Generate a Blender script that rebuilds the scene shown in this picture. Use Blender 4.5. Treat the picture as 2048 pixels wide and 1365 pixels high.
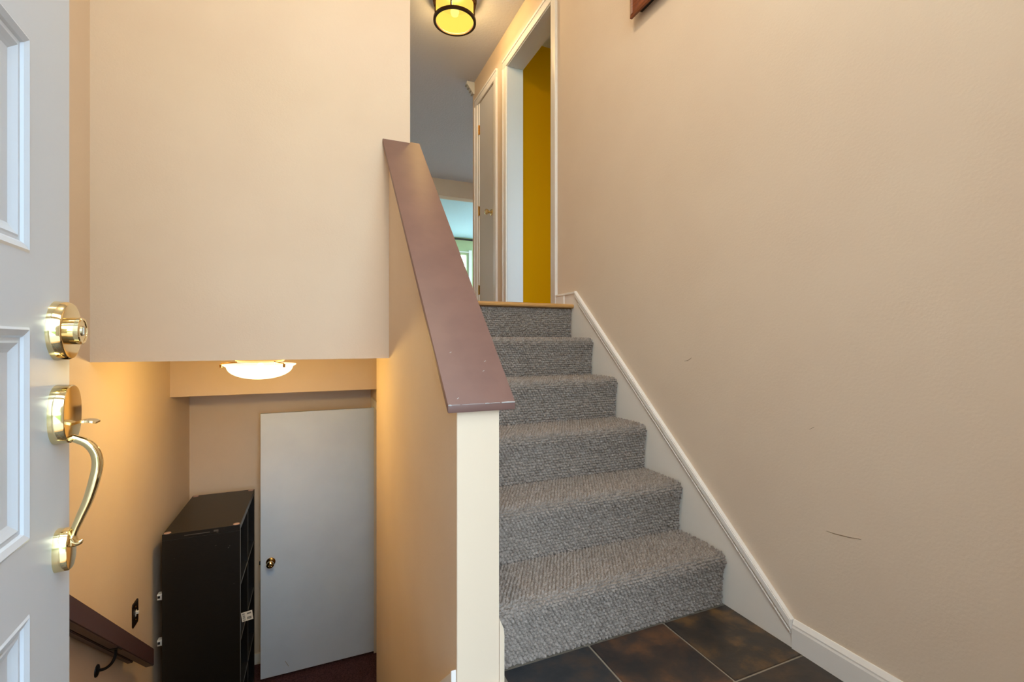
import bpy, bmesh, math, random
import numpy as np
from mathutils import Vector, Matrix

for o in list(bpy.data.objects):
    bpy.data.objects.remove(o, do_unlink=True)
SC = bpy.context.scene
C = SC.collection

# ---------------------------------------------------------------- camera, world, exposure
cam_d = bpy.data.cameras.new('camera')
cam_d.sensor_width = 36.0
cam_d.lens = 926.0 / 2048.0 * 36.0
cam_d.clip_start = 0.02
cam = bpy.data.objects.new('camera', cam_d)
C.objects.link(cam)
cam.location = (0, 0, 1.0)
cam.rotation_euler = (math.radians(90), 0, -math.atan(394 / 926.0))
SC.camera = cam

SC.view_settings.view_transform = 'Standard'
SC.view_settings.look = 'None'
SC.view_settings.gamma = 1.0
SC.view_settings.use_curve_mapping = False
SC.view_settings.exposure = 0.12

world = bpy.data.worlds.new('world')
SC.world = world
world.use_nodes = True
wn = world.node_tree.nodes
bg = wn['Background']
bg.inputs['Color'].default_value = (0.65, 0.83, 1.0, 1)
bg.inputs['Strength'].default_value = 8.4

LAMP_HALL = 84.0
FILL_FOYER = 114.0  # power of the added out-of-view entry lamp
LAMP_LOWER = 30.0

# ---------------------------------------------------------------- levels (metres)
CE = 3.543     # upper ceiling
UF = 1.221     # upper floor
HB = 0.908     # lower ceiling
LF = -1.605    # lower floor
XR = 1.44      # right wall face
XL = -0.888    # left wall face
KL, KR = 0.364, 0.490   # knee wall faces
YH = 2.535     # header wall face


def lin(r, g, b):
    f = lambda c: (c / 255.0) / 12.92 if c <= 10 else (((c / 255.0) + 0.055) / 1.055) ** 2.4
    return (f(r), f(g), f(b), 1)


# ---------------------------------------------------------------- materials
def mat(name, col, rough=0.6, metal=0.0, bump=None, var=None, spec=None, coat=None, emit=None):
    m = bpy.data.materials.new(name)
    m.use_nodes = True
    nt = m.node_tree
    b = nt.nodes['Principled BSDF']
    b.inputs['Base Color'].default_value = col
    b.inputs['Roughness'].default_value = rough
    b.inputs['Metallic'].default_value = metal
    if spec is not None:
        b.inputs['Specular IOR Level'].default_value = spec
    if coat:
        b.inputs['Coat Weight'].default_value = coat
        b.inputs['Coat Roughness'].default_value = 0.15
    if emit:
        b.inputs['Emission Color'].default_value = emit[0]
        b.inputs['Emission Strength'].default_value = emit[1]
    tc = nt.nodes.new('ShaderNodeTexCoord')
    if var:                               # (scale, second colour, amount, stretch)
        sc, c2, lo, hi, st = var
        mp = nt.nodes.new('ShaderNodeMapping')
        mp.inputs['Scale'].default_value = st
        nt.links.new(tc.outputs['Object'], mp.inputs['Vector'])
        n = nt.nodes.new('ShaderNodeTexNoise')
        n.inputs['Scale'].default_value = sc
        n.inputs['Detail'].default_value = 6
        nt.links.new(mp.outputs['Vector'], n.inputs['Vector'])
        cr = nt.nodes.new('ShaderNodeValToRGB')
        cr.color_ramp.elements[0].position = lo
        cr.color_ramp.elements[0].color = col
        cr.color_ramp.elements[1].position = hi
        cr.color_ramp.elements[1].color = c2
        nt.links.new(n.outputs['Fac'], cr.inputs['Fac'])
        nt.links.new(cr.outputs['Color'], b.inputs['Base Color'])
    if bump:                              # (scale, strength, distance)
        n2 = nt.nodes.new('ShaderNodeTexNoise')
        n2.inputs['Scale'].default_value = bump[0]
        n2.inputs['Detail'].default_value = 4
        nt.links.new(tc.outputs['Object'], n2.inputs['Vector'])
        bp = nt.nodes.new('ShaderNodeBump')
        bp.inputs['Strength'].default_value = bump[1]
        bp.inputs['Distance'].default_value = bump[2]
        nt.links.new(n2.outputs['Fac'], bp.inputs['Height'])
        nt.links.new(bp.outputs['Normal'], b.inputs['Normal'])
    return m


M = {}
M['wall'] = mat('cream_wall_paint', lin(227, 206, 182), 0.75, bump=(130, 0.25, 0.002),
                var=(3.0, lin(224, 202, 178), 0.35, 0.7, (1, 1, 1)), spec=0.25)
M['ceiling'] = mat('ceiling_paint', lin(210, 213, 225), 0.9, bump=(60, 0.5, 0.004), spec=0.1)
M['trim'] = mat('white_trim_paint', lin(240, 233, 224), 0.4, bump=(40, 0.05, 0.001))
M['skirt'] = mat('skirt_paint', lin(240, 230, 217), 0.45, bump=(60, 0.08, 0.001))
M['postpaint'] = mat('knee_wall_end_paint', lin(231, 209, 182), 0.45, bump=(60, 0.08, 0.001))
M['doorpaint'] = mat('door_white_gloss', lin(206, 216, 228), 0.28, bump=(30, 0.06, 0.001))
M['innerdoor'] = mat('flat_door_paint', lin(226, 237, 250), 0.5, bump=(50, 0.06, 0.001),
                     var=(4, lin(221, 232, 246), 0.4, 0.65, (1, 1, 1)))
M['closetpaint'] = mat('closet_door_paint', lin(208, 202, 196), 0.45, bump=(50, 0.06, 0.001))
M['jambpaint'] = mat('door_jamb_paint', lin(212, 213, 216), 0.45)
M['brown'] = mat('brown_gloss_paint', lin(124, 92, 83), 0.5, bump=(70, 0.12, 0.001),
                 var=(9, lin(118, 87, 79), 0.4, 0.65, (1, 1, 1)))
M['rail'] = mat('rail_brown_paint', lin(80, 55, 61), 0.42, bump=(60, 0.1, 0.001))
M['chip'] = mat('worn_paint_edge', lin(176, 172, 170), 0.6)
M['brass'] = mat('polished_brass', lin(236, 216, 166), 0.08, 1.0)
M['brassdark'] = mat('aged_brass', lin(160, 118, 58), 0.25, 1.0)
M['steel'] = mat('lock_steel', lin(190, 186, 176), 0.3, 1.0)
M['iron'] = mat('black_iron', lin(34, 36, 42), 0.4, 0.6)
M['bronze'] = mat('bronze_lamp_frame', lin(66, 42, 18), 0.4, 0.7)
M['black'] = mat('black_brown_laminate', lin(19, 19, 21), 0.38, bump=(120, 0.1, 0.0005),
                 var=(30, lin(27, 25, 25), 0.4, 0.7, (1, 8, 8)))
M['edge'] = mat('laminate_edge', lin(92, 88, 84), 0.5)
M['pad'] = mat('felt_pad', lin(190, 160, 155), 0.9)
M['paper'] = mat('paper_tag', lin(222, 216, 204), 0.8)
M['ink'] = mat('black_print', lin(40, 38, 38), 0.8)
M['plastic'] = mat('white_plastic', lin(220, 220, 216), 0.4)
M['grout'] = mat('grout', lin(146, 134, 118), 0.9, bump=(300, 0.3, 0.001))
M['oak'] = mat('oak_nosing', lin(206, 158, 96), 0.35, var=(14, lin(186, 134, 74), 0.35, 0.7, (1, 14, 14)),
               bump=(90, 0.05, 0.001))
M['yellow'] = mat('mustard_wall_paint', lin(198, 138, 1), 0.9, bump=(130, 0.2, 0.002), spec=0.05)
M['sage'] = mat('sage_wall_paint', lin(176, 186, 140), 0.8, bump=(130, 0.2, 0.002))
M['aqua'] = mat('aqua_ceiling_paint', lin(196, 230, 240), 0.9, bump=(25, 0.4, 0.006))
M['darkwood'] = mat('dark_wood', lin(58, 38, 28), 0.4, var=(12, lin(44, 28, 20), 0.4, 0.7, (1, 1, 10)))
M['frame'] = mat('reddish_wood_frame', lin(134, 66, 24), 0.45, var=(16, lin(96, 42, 14), 0.35, 0.7, (1, 1, 8)))
M['canvas'] = mat('plain_canvas', lin(200, 186, 160), 0.8)
M['burgundy'] = mat('burgundy_carpet', lin(98, 68, 74), 0.95, bump=(160, 1.0, 0.012),
                    var=(120, lin(70, 48, 54), 0.4, 0.65, (1, 1, 1)), spec=0.05)
M['greycarpet'] = mat('grey_stair_carpet_plain', lin(116, 110, 106), 0.95, bump=(150, 1.0, 0.01),
                      var=(120, lin(90, 86, 84), 0.4, 0.65, (1, 1, 1)), spec=0.05)
M['lawn'] = mat('lawn_grass', lin(96, 124, 56), 0.95, var=(6, lin(70, 100, 40), 0.35, 0.7, (1, 1, 1)))
M['concrete'] = mat('concrete', lin(196, 192, 184), 0.9, bump=(80, 0.3, 0.003))
M['blockerbrown'] = mat('brown_daylight_blocker', lin(120, 104, 90), 0.8, bump=(20, 0.2, 0.01))  # colour of the two added screens that hold back daylight
M['lensgrey'] = mat('sensor_lens', lin(168, 166, 160), 0.3)
M['bark'] = mat('bark', lin(84, 66, 50), 0.95, bump=(30, 0.8, 0.02))
M['leaf'] = mat('leaves', lin(176, 200, 150), 0.7, var=(3, lin(206, 220, 180), 0.4, 0.65, (1, 1, 1)))
M['maroon'] = mat('maroon_suede', lin(112, 60, 66), 0.9, bump=(200, 0.3, 0.001))
M['sole'] = mat('rubber_sole', lin(214, 206, 196), 0.6)
M['plate'] = mat('dark_bronze_plate', lin(38, 28, 22), 0.35, 0.6, bump=(220, 0.8, 0.003))
M['leather'] = mat('dark_leather', lin(46, 34, 30), 0.5)
M['hardwood'] = mat('hardwood_floor', lin(184, 132, 76), 0.35, var=(8, lin(160, 108, 58), 0.35, 0.7, (1, 12, 1)))
M['scuff'] = mat('scuff_dark', lin(150, 128, 100), 0.8)


def slate(name, a, b, c, seed):
    m = bpy.data.materials.new(name)
    m.use_nodes = True
    nt = m.node_tree
    p = nt.nodes['Principled BSDF']
    tc = nt.nodes.new('ShaderNodeTexCoord')
    mp = nt.nodes.new('ShaderNodeMapping')
    mp.inputs['Location'].default_value = (seed * 3.7, seed * 1.9, 0)
    nt.links.new(tc.outputs['Object'], mp.inputs['Vector'])
    n = nt.nodes.new('ShaderNodeTexNoise')
    n.inputs['Scale'].default_value = 7.5
    n.inputs['Detail'].default_value = 10
    n.inputs['Roughness'].default_value = 0.62
    n.inputs['Distortion'].default_value = 0.3
    nt.links.new(mp.outputs['Vector'], n.inputs['Vector'])
    r = nt.nodes.new('ShaderNodeValToRGB')
    e = r.color_ramp.elements
    e[0].position, e[0].color = 0.36, a
    e[1].position, e[1].color = 0.64, c
    k = e.new(0.49)
    k.color = b
    nt.links.new(n.outputs['Fac'], r.inputs['Fac'])
    nt.links.new(r.outputs['Color'], p.inputs['Base Color'])
    p.inputs['Roughness'].default_value = 0.42
    v = nt.nodes.new('ShaderNodeTexNoise')
    v.inputs['Scale'].default_value = 14
    v.inputs['Detail'].default_value = 8
    nt.links.new(mp.outputs['Vector'], v.inputs['Vector'])
    bp = nt.nodes.new('ShaderNodeBump')
    bp.inputs['Strength'].default_value = 0.35
    bp.inputs['Distance'].default_value = 0.006
    nt.links.new(v.outputs['Fac'], bp.inputs['Height'])
    nt.links.new(bp.outputs['Normal'], p.inputs['Normal'])
    return m


SL = [slate('slate_dark', lin(38, 41, 46), lin(48, 49, 52), lin(72, 60, 52), 1),
      slate('slate_rust', lin(42, 40, 41), lin(62, 50, 44), lin(102, 70, 48), 3),
      slate('slate_umber', lin(46, 43, 41), lin(62, 52, 44), lin(112, 82, 50), 5),
      slate('slate_brown', lin(48, 44, 42), lin(60, 51, 45), lin(84, 64, 48), 4)]


def carpet_mat():
    m = bpy.data.materials.new('grey_loop_carpet')
    m.use_nodes = True
    nt = m.node_tree
    p = nt.nodes['Principled BSDF']
    at = nt.nodes.new('ShaderNodeAttribute')
    at.attribute_name = 'yarn'
    r = nt.nodes.new('ShaderNodeValToRGB')
    r.color_ramp.elements[0].color = lin(119, 109, 101)
    r.color_ramp.elements[1].color = lin(178, 165, 154)
    tc = nt.nodes.new('ShaderNodeTexCoord')
    hn = nt.nodes.new('ShaderNodeTexNoise')           # heathered yarn
    hn.inputs['Scale'].default_value = 260
    hn.inputs['Detail'].default_value = 2
    nt.links.new(tc.outputs['Object'], hn.inputs['Vector'])
    ad = nt.nodes.new('ShaderNodeMath')
    ad.operation = 'MULTIPLY_ADD'
    ad.inputs[1].default_value = 1.45
    nt.links.new(hn.outputs['Fac'], ad.inputs[0])
    mu = nt.nodes.new('ShaderNodeMath')
    mu.operation = 'MULTIPLY_ADD'
    mu.inputs[1].default_value = 0.38
    mu.inputs[2].default_value = -0.42
    nt.links.new(at.outputs['Fac'], mu.inputs[0])
    nt.links.new(mu.outputs[0], ad.inputs[2])
    nt.links.new(ad.outputs[0], r.inputs['Fac'])
    nt.links.new(r.outputs['Color'], p.inputs['Base Color'])
    p.inputs['Roughness'].default_value = 0.95
    p.inputs['Specular IOR Level'].default_value = 0.05
    n = nt.nodes.new('ShaderNodeTexNoise')
    n.inputs['Scale'].default_value = 650
    n.inputs['Detail'].default_value = 2
    nt.links.new(tc.outputs['Object'], n.inputs['Vector'])
    bp = nt.nodes.new('ShaderNodeBump')
    bp.inputs['Strength'].default_value = 0.7
    bp.inputs['Distance'].default_value = 0.002
    nt.links.new(n.outputs['Fac'], bp.inputs['Height'])
    nt.links.new(bp.outputs['Normal'], p.inputs['Normal'])
    return m


M['carpet'] = carpet_mat()


def lampglass(name, tint, emit, strength, clear):
    """frosted lamp glass: lets the bulb's light through, tinted, and glows."""
    m = bpy.data.materials.new(name)
    m.use_nodes = True
    nt = m.node_tree
    for n in list(nt.nodes):
        nt.nodes.remove(n)
    out = nt.nodes.new('ShaderNodeOutputMaterial')
    tr = nt.nodes.new('ShaderNodeBsdfTransparent')
    tr.inputs['Color'].default_value = tint
    em = nt.nodes.new('ShaderNodeEmission')
    em.inputs['Color'].default_value = emit
    em.inputs['Strength'].default_value = strength
    mx = nt.nodes.new('ShaderNodeMixShader')
    mx.inputs['Fac'].default_value = clear
    nt.links.new(em.outputs[0], mx.inputs[1])
    nt.links.new(tr.outputs[0], mx.inputs[2])
    nt.links.new(mx.outputs[0], out.inputs['Surface'])
    return m


M['amberglass'] = lampglass('amber_lamp_glass', (1.0, 0.78, 0.42, 1), (1.0, 0.66, 0.10, 1), 1.3, 0.22)
M['domeglass'] = lampglass('alabaster_lamp_glass', (1.0, 0.93, 0.76, 1), (1.0, 0.86, 0.58, 1), 2.6, 0.5)
M['bulb'] = lampglass('bulb', (1, 1, 1, 1), (1.0, 0.9, 0.6, 1), 3.0, 0.3)


def pane_mat():
    m = bpy.data.materials.new('window_glass')
    m.use_nodes = True
    nt = m.node_tree
    for n in list(nt.nodes):
        nt.nodes.remove(n)
    out = nt.nodes.new('ShaderNodeOutputMaterial')
    tr = nt.nodes.new('ShaderNodeBsdfTransparent')
    tr.inputs['Color'].default_value = (0.93, 0.97, 0.95, 1)
    gl = nt.nodes.new('ShaderNodeBsdfGlossy')
    gl.inputs['Roughness'].default_value = 0.02
    mx = nt.nodes.new('ShaderNodeMixShader')
    mx.inputs['Fac'].default_value = 0.06
    nt.links.new(tr.outputs[0], mx.inputs[1])
    nt.links.new(gl.outputs[0], mx.inputs[2])
    nt.links.new(mx.outputs[0], out.inputs['Surface'])
    return m


M['pane'] = pane_mat()


# ---------------------------------------------------------------- mesh helpers
def box(bm, x0, x1, y0, y1, z0, z1, bev=0.0, mtx=None):
    r = bmesh.ops.create_cube(bm, size=1)
    vs = r['verts']
    for v in vs:
        v.co = Vector((x0 + (v.co.x + .5) * (x1 - x0), y0 + (v.co.y + .5) * (y1 - y0), z0 + (v.co.z + .5) * (z1 - z0)))
    if mtx is not None:
        bmesh.ops.transform(bm, matrix=mtx, verts=vs)
    if bev > 0:
        es = list({e for v in vs for e in v.link_edges})
        bmesh.ops.bevel(bm, geom=es, offset=bev, segments=2, affect='EDGES', profile=0.5)


def prism(bm, poly, x0, x1, axis='x'):
    """extrude a polygon; axis x: poly is (y,z); y: (x,z); z: (x,y)."""
    def P(a, b, t):
        return {'x': (t, a, b), 'y': (a, t, b), 'z': (a, b, t)}[axis]
    A = [bm.verts.new(P(a, b, x0)) for a, b in poly]
    B = [bm.verts.new(P(a, b, x1)) for a, b in poly]
    n = len(poly)
    bm.faces.new(A)
    bm.faces.new(B[::-1])
    for i in range(n):
        bm.faces.new((A[i], B[i], B[(i + 1) % n], A[(i + 1) % n]))


def lathe(bm, prof, seg=32, mtx=None, caps=True):
    """prof: (radius, height) around local z."""
    rings = []
    new = []
    for r, h in prof:
        if r < 1e-6:
            v = bm.verts.new((0, 0, h))
            rings.append([v])
            new.append(v)
        else:
            ring = [bm.verts.new((r * math.cos(2 * math.pi * i / seg), r * math.sin(2 * math.pi * i / seg), h)) for i in range(seg)]
            rings.append(ring)
            new += ring
    for a, b in zip(rings, rings[1:]):
        if len(a) == 1 and len(b) == 1:
            continue
        for i in range(seg):
            j = (i + 1) % seg
            if len(a) == 1:
                bm.faces.new((a[0], b[j], b[i]))
            elif len(b) == 1:
                bm.faces.new((a[i], a[j], b[0]))
            else:
                bm.faces.new((a[i], a[j], b[j], b[i]))
    if caps:
        for ring in (rings[0], rings[-1]):
            if len(ring) > 2:
                bm.faces.new(ring)
    if mtx is not None:
        bmesh.ops.transform(bm, matrix=mtx, verts=new)


def tube(bm, pts, rad, seg=12, sy=1.0):
    """sweep a round (or flattened, sy) section along pts; rad per point."""
    pts = [Vector(p) for p in pts]
    if not hasattr(rad, '__len__'):
        rad = [rad] * len(pts)
    rings = []
    up = None
    for i, p in enumerate(pts):
        t = (pts[min(i + 1, len(pts) - 1)] - pts[max(i - 1, 0)]).normalized()
        if up is None:
            up = t.orthogonal().normalized()
            if abs(t.y) < 0.9:
                up = (Vector((0, 1, 0)) - t * t.y).normalized()
        up = (up - t * up.dot(t)).normalized()
        sd = t.cross(up)
        rings.append([bm.verts.new(p + (up * math.cos(2 * math.pi * k / seg) * sy + sd * math.sin(2 * math.pi * k / seg)) * rad[i]) for k in range(seg)])
    for a, b in zip(rings, rings[1:]):
        for k in range(seg):
            bm.faces.new((a[k], a[(k + 1) % seg], b[(k + 1) % seg], b[k]))
    bm.faces.new(rings[0][::-1])
    bm.faces.new(rings[-1])


def spline(pts, n=6):
    """Catmull-Rom through the points."""
    P = [Vector(p) for p in pts]
    P = [P[0] * 2 - P[1]] + P + [P[-1] * 2 - P[-2]]
    out = []
    for i in range(1, len(P) - 2):
        for k in range(n):
            t = k / n
            a, b, c, d = P[i - 1], P[i], P[i + 1], P[i + 2]
            out.append(0.5 * ((2 * b) + (c - a) * t + (2 * a - 5 * b + 4 * c - d) * t * t + (3 * b - a - 3 * c + d) * t ** 3))
    out.append(P[-2])
    return out


def obj(name, bm, m, parent=None, smooth=False, tri_fix=True):
    if tri_fix:
        bmesh.ops.recalc_face_normals(bm, faces=bm.faces[:])
    me = bpy.data.meshes.new(name)
    bm.to_mesh(me)
    bm.free()
    me.materials.append(M[m] if isinstance(m, str) else m)
    if smooth:
        for p in me.polygons:
            p.use_smooth = True
        try:
            me.set_sharp_from_angle(angle=math.radians(38))
        except Exception:
            pass
    o = bpy.data.objects.new(name, me)
    C.objects.link(o)
    if parent:
        o.parent = parent
    return o


def B():
    return bmesh.new()


def bxo(name, m, parent, *boxes, bev=0.0, smooth=False):
    bm = B()
    for b in boxes:
        box(bm, *b, bev=bev)
    return obj(name, bm, m, parent, smooth)


def tag(o, label, cat, group=None, kind=None):
    o['label'] = label
    o['category'] = cat
    if group:
        o['group'] = group
    if kind:
        o['kind'] = kind
    return o


def thing(name, label, cat, loc=(0, 0, 0), rz=0.0, group=None, kind=None):
    o = bpy.data.objects.new(name, None)
    C.objects.link(o)
    o.location = loc
    o.rotation_euler = (0, 0, rz)
    o.empty_display_size = 0.1
    return tag(o, label, cat, group, kind)


def at(x, y, z):
    return Matrix.Translation((x, y, z))


RX = lambda d: Matrix.Rotation(math.radians(d), 4, 'X')
RY = lambda d: Matrix.Rotation(math.radians(d), 4, 'Y')
RZ = lambda d: Matrix.Rotation(math.radians(d), 4, 'Z')


def S(name, label, cat, m, *boxes):
    return tag(bxo(name, m, None, *boxes), label, cat, kind='structure')


# ================================================================ SHELL
# right wall with the two door openings of the upper hall
YD0, YD1, ZD = 2.705, 3.480, 3.238      # opening to the yellow room
YC0, YC1, ZC = 3.768, 4.212, 3.262      # closet opening
wall_right = S('wall_right', 'tall cream wall rising beside the carpeted stairs', 'wall', 'wall',
               (XR, XR + .133, -.32, 2.43, LF, CE), (XR, XR + .133, 2.43, YD0, UF, CE),
               (XR, XR + .133, YD0, YD1, ZD, CE), (XR, XR + .133, YD1, YC0, UF, CE),
               (XR, XR + .133, YC0, YC1, ZC, CE), (XR, XR + .133, YC1, 4.376, UF, CE))
# scuffs on the wall paint
for pts in ([(0.928, .418), (.90, .4195), (.865, .424), (.829, .431)], [(1.52, .915), (1.50, .918), (1.478, .93)], [(.98, .72), (.965, .73)]):
    bm = B()
    tube(bm, [(XR, y, z) for y, z in pts], [.0005] + [.0013] * (len(pts) - 2) + [.0008], 6)
    obj('scuff_mark', bm, 'scuff', wall_right)

S('wall_left', 'cream stairwell wall carrying the brown handrail', 'wall', 'wall',
  (XL - .13, XL, -.32, 4.36, LF, CE), (XL - .13, XL, 4.36, 11.06, .90, CE))
wh = S('wall_header', 'cream wall hanging over the stairs that go down', 'wall', 'wall',
       (XL, .476, YH, 2.65, HB, CE))
bm = B()
prism(bm, [(1.25, LF), (3.082, LF), (3.082, HB), (YH, HB), (YH, 2.044), (1.25, .826)], KL, KR)
wk = tag(obj('wall_stair', bm, 'wall'), 'cream half wall between the two flights under the brown cap', 'wall', kind='structure')
# painted end board of the half wall
bxo('end_board', 'postpaint', wk, (KL + .0005, KR - .0005, 1.2465, 1.252, .0, .832))
S('wall_back', 'cream end wall of the lower landing behind the flat door', 'wall', 'wall', (XL, 2.1, 4.245, 4.36, LF, HB))
S('wall_soffit', 'cream boxed soffit dropping below the lower ceiling', 'wall', 'wall', (XL, .452, 3.725, 4.245, .6255, HB))
S('wall_doorway', 'cream wall with the doorway of the lower landing', 'wall', 'wall',
  (.452, .56, 3.082, 3.13, LF, HB), (.452, .56, 3.13, 4.02, .465, HB), (.452, .56, 4.02, 4.245, LF, HB))
# entry wall behind the viewer, with the open doorway
S('wall_front', 'cream entry wall around the open front doorway', 'wall', 'wall',
  (XL, -.55, -.32, -.17, LF, CE), (1.10, XR, -.32, -.17, LF, CE), (-.212, .722, -.32, -.17, 2.06, 2.25), (-.55, 1.10, -.32, -.17, 3.35, CE), (-.55, -.212, -.32, -.17, LF, 2.25), (.722, 1.10, -.32, -.17, LF, 2.25),
  (-.212, .722, -.32, -.17, LF, -.15))
S('wall_lower', 'plain wall closing the room under the stairs', 'wall', 'wall', (2.0, 2.1, -.32, 4.245, LF, HB), (1.573, 2.0, -.32, -.2, LF, HB))
S('wall_yellow', 'mustard yellow wall seen through the hall doorway', 'wall', 'yellow', (1.573, 5.1, 3.57, 3.69, UF, CE))
S('wall_yellow_side', 'mustard yellow side wall of the bedroom', 'wall', 'yellow', (4.2, 4.3, -.32, 3.57, HB, CE))
S('wall_yellow_front', 'mustard yellow wall around the added bedroom window', 'wall', 'yellow',
  (1.573, 1.75, -.32, -.2, UF, CE), (4.05, 4.2, -.32, -.2, UF, CE), (1.75, 4.05, -.32, -.2, UF, 1.6), (1.75, 4.05, -.32, -.2, 3.4, CE))
S('wall_closet', 'cream walls enclosing the hall closet', 'wall', 'wall', (1.573, 2.3, 4.256, 4.376, UF, CE), (2.2, 2.3, 3.69, 4.256, UF, CE))
S('wall_dining', 'cream side wall of the far rooms', 'wall', 'wall', (5.0, 5.1, 3.69, 5.2, UF, CE), (5.0, 5.1, 5.2, 6.4, UF, 2.1), (5.0, 5.1, 5.2, 6.4, 3.27, CE), (5.0, 5.1, 6.4, 7.5, UF, CE), (5.0, 5.1, 7.5, 10.7, UF, 1.5), (5.0, 5.1, 7.5, 10.7, 3.37, CE), (5.0, 5.1, 10.7, 11.06, UF, CE))
S('wall_beam', 'cream beam across the opening to the living room', 'beam', 'wall', (XL, 5.0, 7.10, 7.26, 3.278, CE))
S('wall_living', 'sage green living room wall around the window', 'wall', 'sage',
  (XL, .6, 10.94, 11.06, UF, CE), (3.49, 5.0, 10.94, 11.06, UF, CE), (.6, 3.49, 10.94, 11.06, 3.176, CE), (.6, 3.49, 10.94, 11.06, UF, 1.95))
S('ceiling', 'off-white textured ceiling over the entry and hall', 'ceiling', 'ceiling', (XL - .13, 5.1, -.32, 7.26, CE, CE + .15))
S('ceiling_living', 'pale aqua ceiling of the far living room', 'ceiling', 'aqua', (XL - .13, 5.1, 7.26, 11.06, CE, CE + .15))
S('ceiling_lower', 'cream ceiling above the flight that goes down', 'ceiling', 'wall',
  (XL, .49, 2.65, 4.245, HB, HB + .02))
S('floor_upper', 'oak floor of the upper hall', 'floor', 'hardwood',
  (XL, .476, 2.65, 11.06, HB + .02, UF), (.476, 5.0, 2.450, 11.06, HB + .02, UF), (1.573, 4.2, -.32, 2.450, HB, UF))
S('floor_lower', 'burgundy carpet of the lower landing', 'carpet', 'burgundy', (XL - .13, 2.1, -.32, 4.36, LF - .12, LF))

# ---------------------------------------------------------------- tiled landing
fl = S('floor', 'dark slate tile landing at the foot of the carpeted stairs', 'floor', 'grout', (XL, XR, -.17, 1.245, -.15, -.004), (XL, KL, 1.245, 1.30, -.15, -.004), (KR, XR, 1.245, 1.33, -.15, -.004))
G = .0035
rnd = random.Random(4)
cache = {}
order = {}
for i in range(-6, 3):
    for j in range(-4, 2):
        x0, x1 = 1.137 + .309 * (i - 1), 1.137 + .309 * i
        y0, y1 = .995 + .309 * (j - 1), .995 + .309 * j
        x0c, x1c, y0c, y1c = max(x0 + G, XL), min(x1 - G, XR - .002), max(y0 + G, -.17), min(y1 - G, 1.30)
        if x1c - x0c < .02 or y1c - y0c < .02:
            continue
        if x0c < KR and x1c > KL and y1c > 1.245:        # notch at the half wall
            if x1c > KR + .02 and x0c > KL - .05:
                x0c = KR + .016
            else:
                y1c = 1.243
        bm = B()
        hx, hy = (x1c - x0c) / 2, (y1c - y0c) / 2
        box(bm, -hx, hx, -hy, hy, -.006, 0, bev=.0025)
        if i == 0 and j == 1: mm = SL[1]
        elif i == 1 and j == 1: mm = SL[2]
        elif i == -1 and j == 1: mm = SL[0]
        elif i == 1 and j == 0: mm = SL[3]
        else: mm = SL[rnd.randrange(4)]
        t = obj('tile', bm, mm, fl)
        t.location = ((x0c + x1c) / 2, (y0c + y1c) / 2, rnd.uniform(-.0004, .0004))

# ---------------------------------------------------------------- baseboard + stair skirt on the right wall
bm = B()
prof = [(0, 0), (-.014, 0), (-.014, .068), (-.012, .074), (-.012, .079), (-.008, .086), (-.004, .093), (0, .093)]
A = [bm.verts.new((XR + a, -.17, b)) for a, b in prof]
D = [bm.verts.new((XR + a, 1.029, b)) for a, b in prof]
bm.faces.new(A); bm.faces.new(D[::-1])
for i in range(len(prof)):
    j = (i + 1) % len(prof)
    bm.faces.new((A[i], D[i], D[j], A[j]))
tag(obj('baseboard_right', bm, 'trim'), 'white moulded baseboard along the slate floor', 'baseboard', kind='structure')

sk = thing('trim_1', 'white stair skirt board climbing beside the grey carpet', 'trim', (XR, 1.03, 0), kind='structure')
sl = (1.295 - .093) / (2.392 - 1.03)
bm = B()
prism(bm, [(0, 0), (0, .085), (1.362, 1.287), (1.50, 1.287), (1.50, 1.10), (.60, 0)], -.0100, -.0005)
obj('board', bm, 'skirt', sk)
ang = math.atan(sl)
nx, nz = -math.sin(ang), math.cos(ang)


def strip(name, off0, off1, x0, ya, yb, za, m, parent):
    """moulding strip parallel to the skirt's slope; offsets measured down from the top line."""
    bm = B()
    prism(bm, [(ya, za + sl * ya + off0), (yb, za + sl * yb + off0), (yb, za + sl * yb + off1), (ya, za + sl * ya + off1)], x0, -.0005)
    es = [e for e in bm.edges if abs(e.verts[0].co.x - x0) < 1e-6 and abs(e.verts[1].co.x - x0) < 1e-6]
    bmesh.ops.bevel(bm, geom=es, offset=.003, segments=2, affect='EDGES')
    return obj(name, bm, m, parent, True)


strip('cap_moulding', 0.0, -.030, -.020, 0, 1.366, .093, 'trim', sk)
strip('bead_moulding', -.040, -.051, -.0165, 0.004, 1.33, .093, 'trim', sk)
bxo('landing_board', 'skirt', sk, (-.0145, -.0005, 1.505, 1.599, 1.222 - 0, 1.287))
bxo('landing_moulding', 'trim', sk, (-.018, -.0005, 1.366, 1.599, 1.283, 1.296), bev=.002)
bxo('joint_strip', 'trim', sk, (-.016, -.0005, 1.496, 1.506, 1.222, 1.284), bev=.001)

# left base by the half wall
bm = B()
prism(bm, [(KR, 0), (KR + .015, 0), (KR + .015, .150), (KR + .0125, .168), (KR, .198)], 1.243, 1.294, 'y')
tag(obj('baseboard_left', bm, 'postpaint'), 'short white base piece at the foot of the half wall', 'baseboard', kind='structure')
bxo('base_shoe', 'trim', bpy.data.objects['baseboard_left'], (KL + .02, KR + .004, 1.238, 1.2462, 0, .012))
# skirt on the lower side of the half wall
bm = B()
prism(bm, [(1.256, .078), (1.256, -.09), (3.0, -1.53), (3.0, LF), (3.075, LF), (3.075, -1.51), (2.98, -1.44), (1.27, .062)], KL - .014, KL - .0003)
tag(obj('trim_2', bm, 'trim'), 'white skirt board on the half wall beside the lower flight', 'trim', kind='structure')

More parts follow.
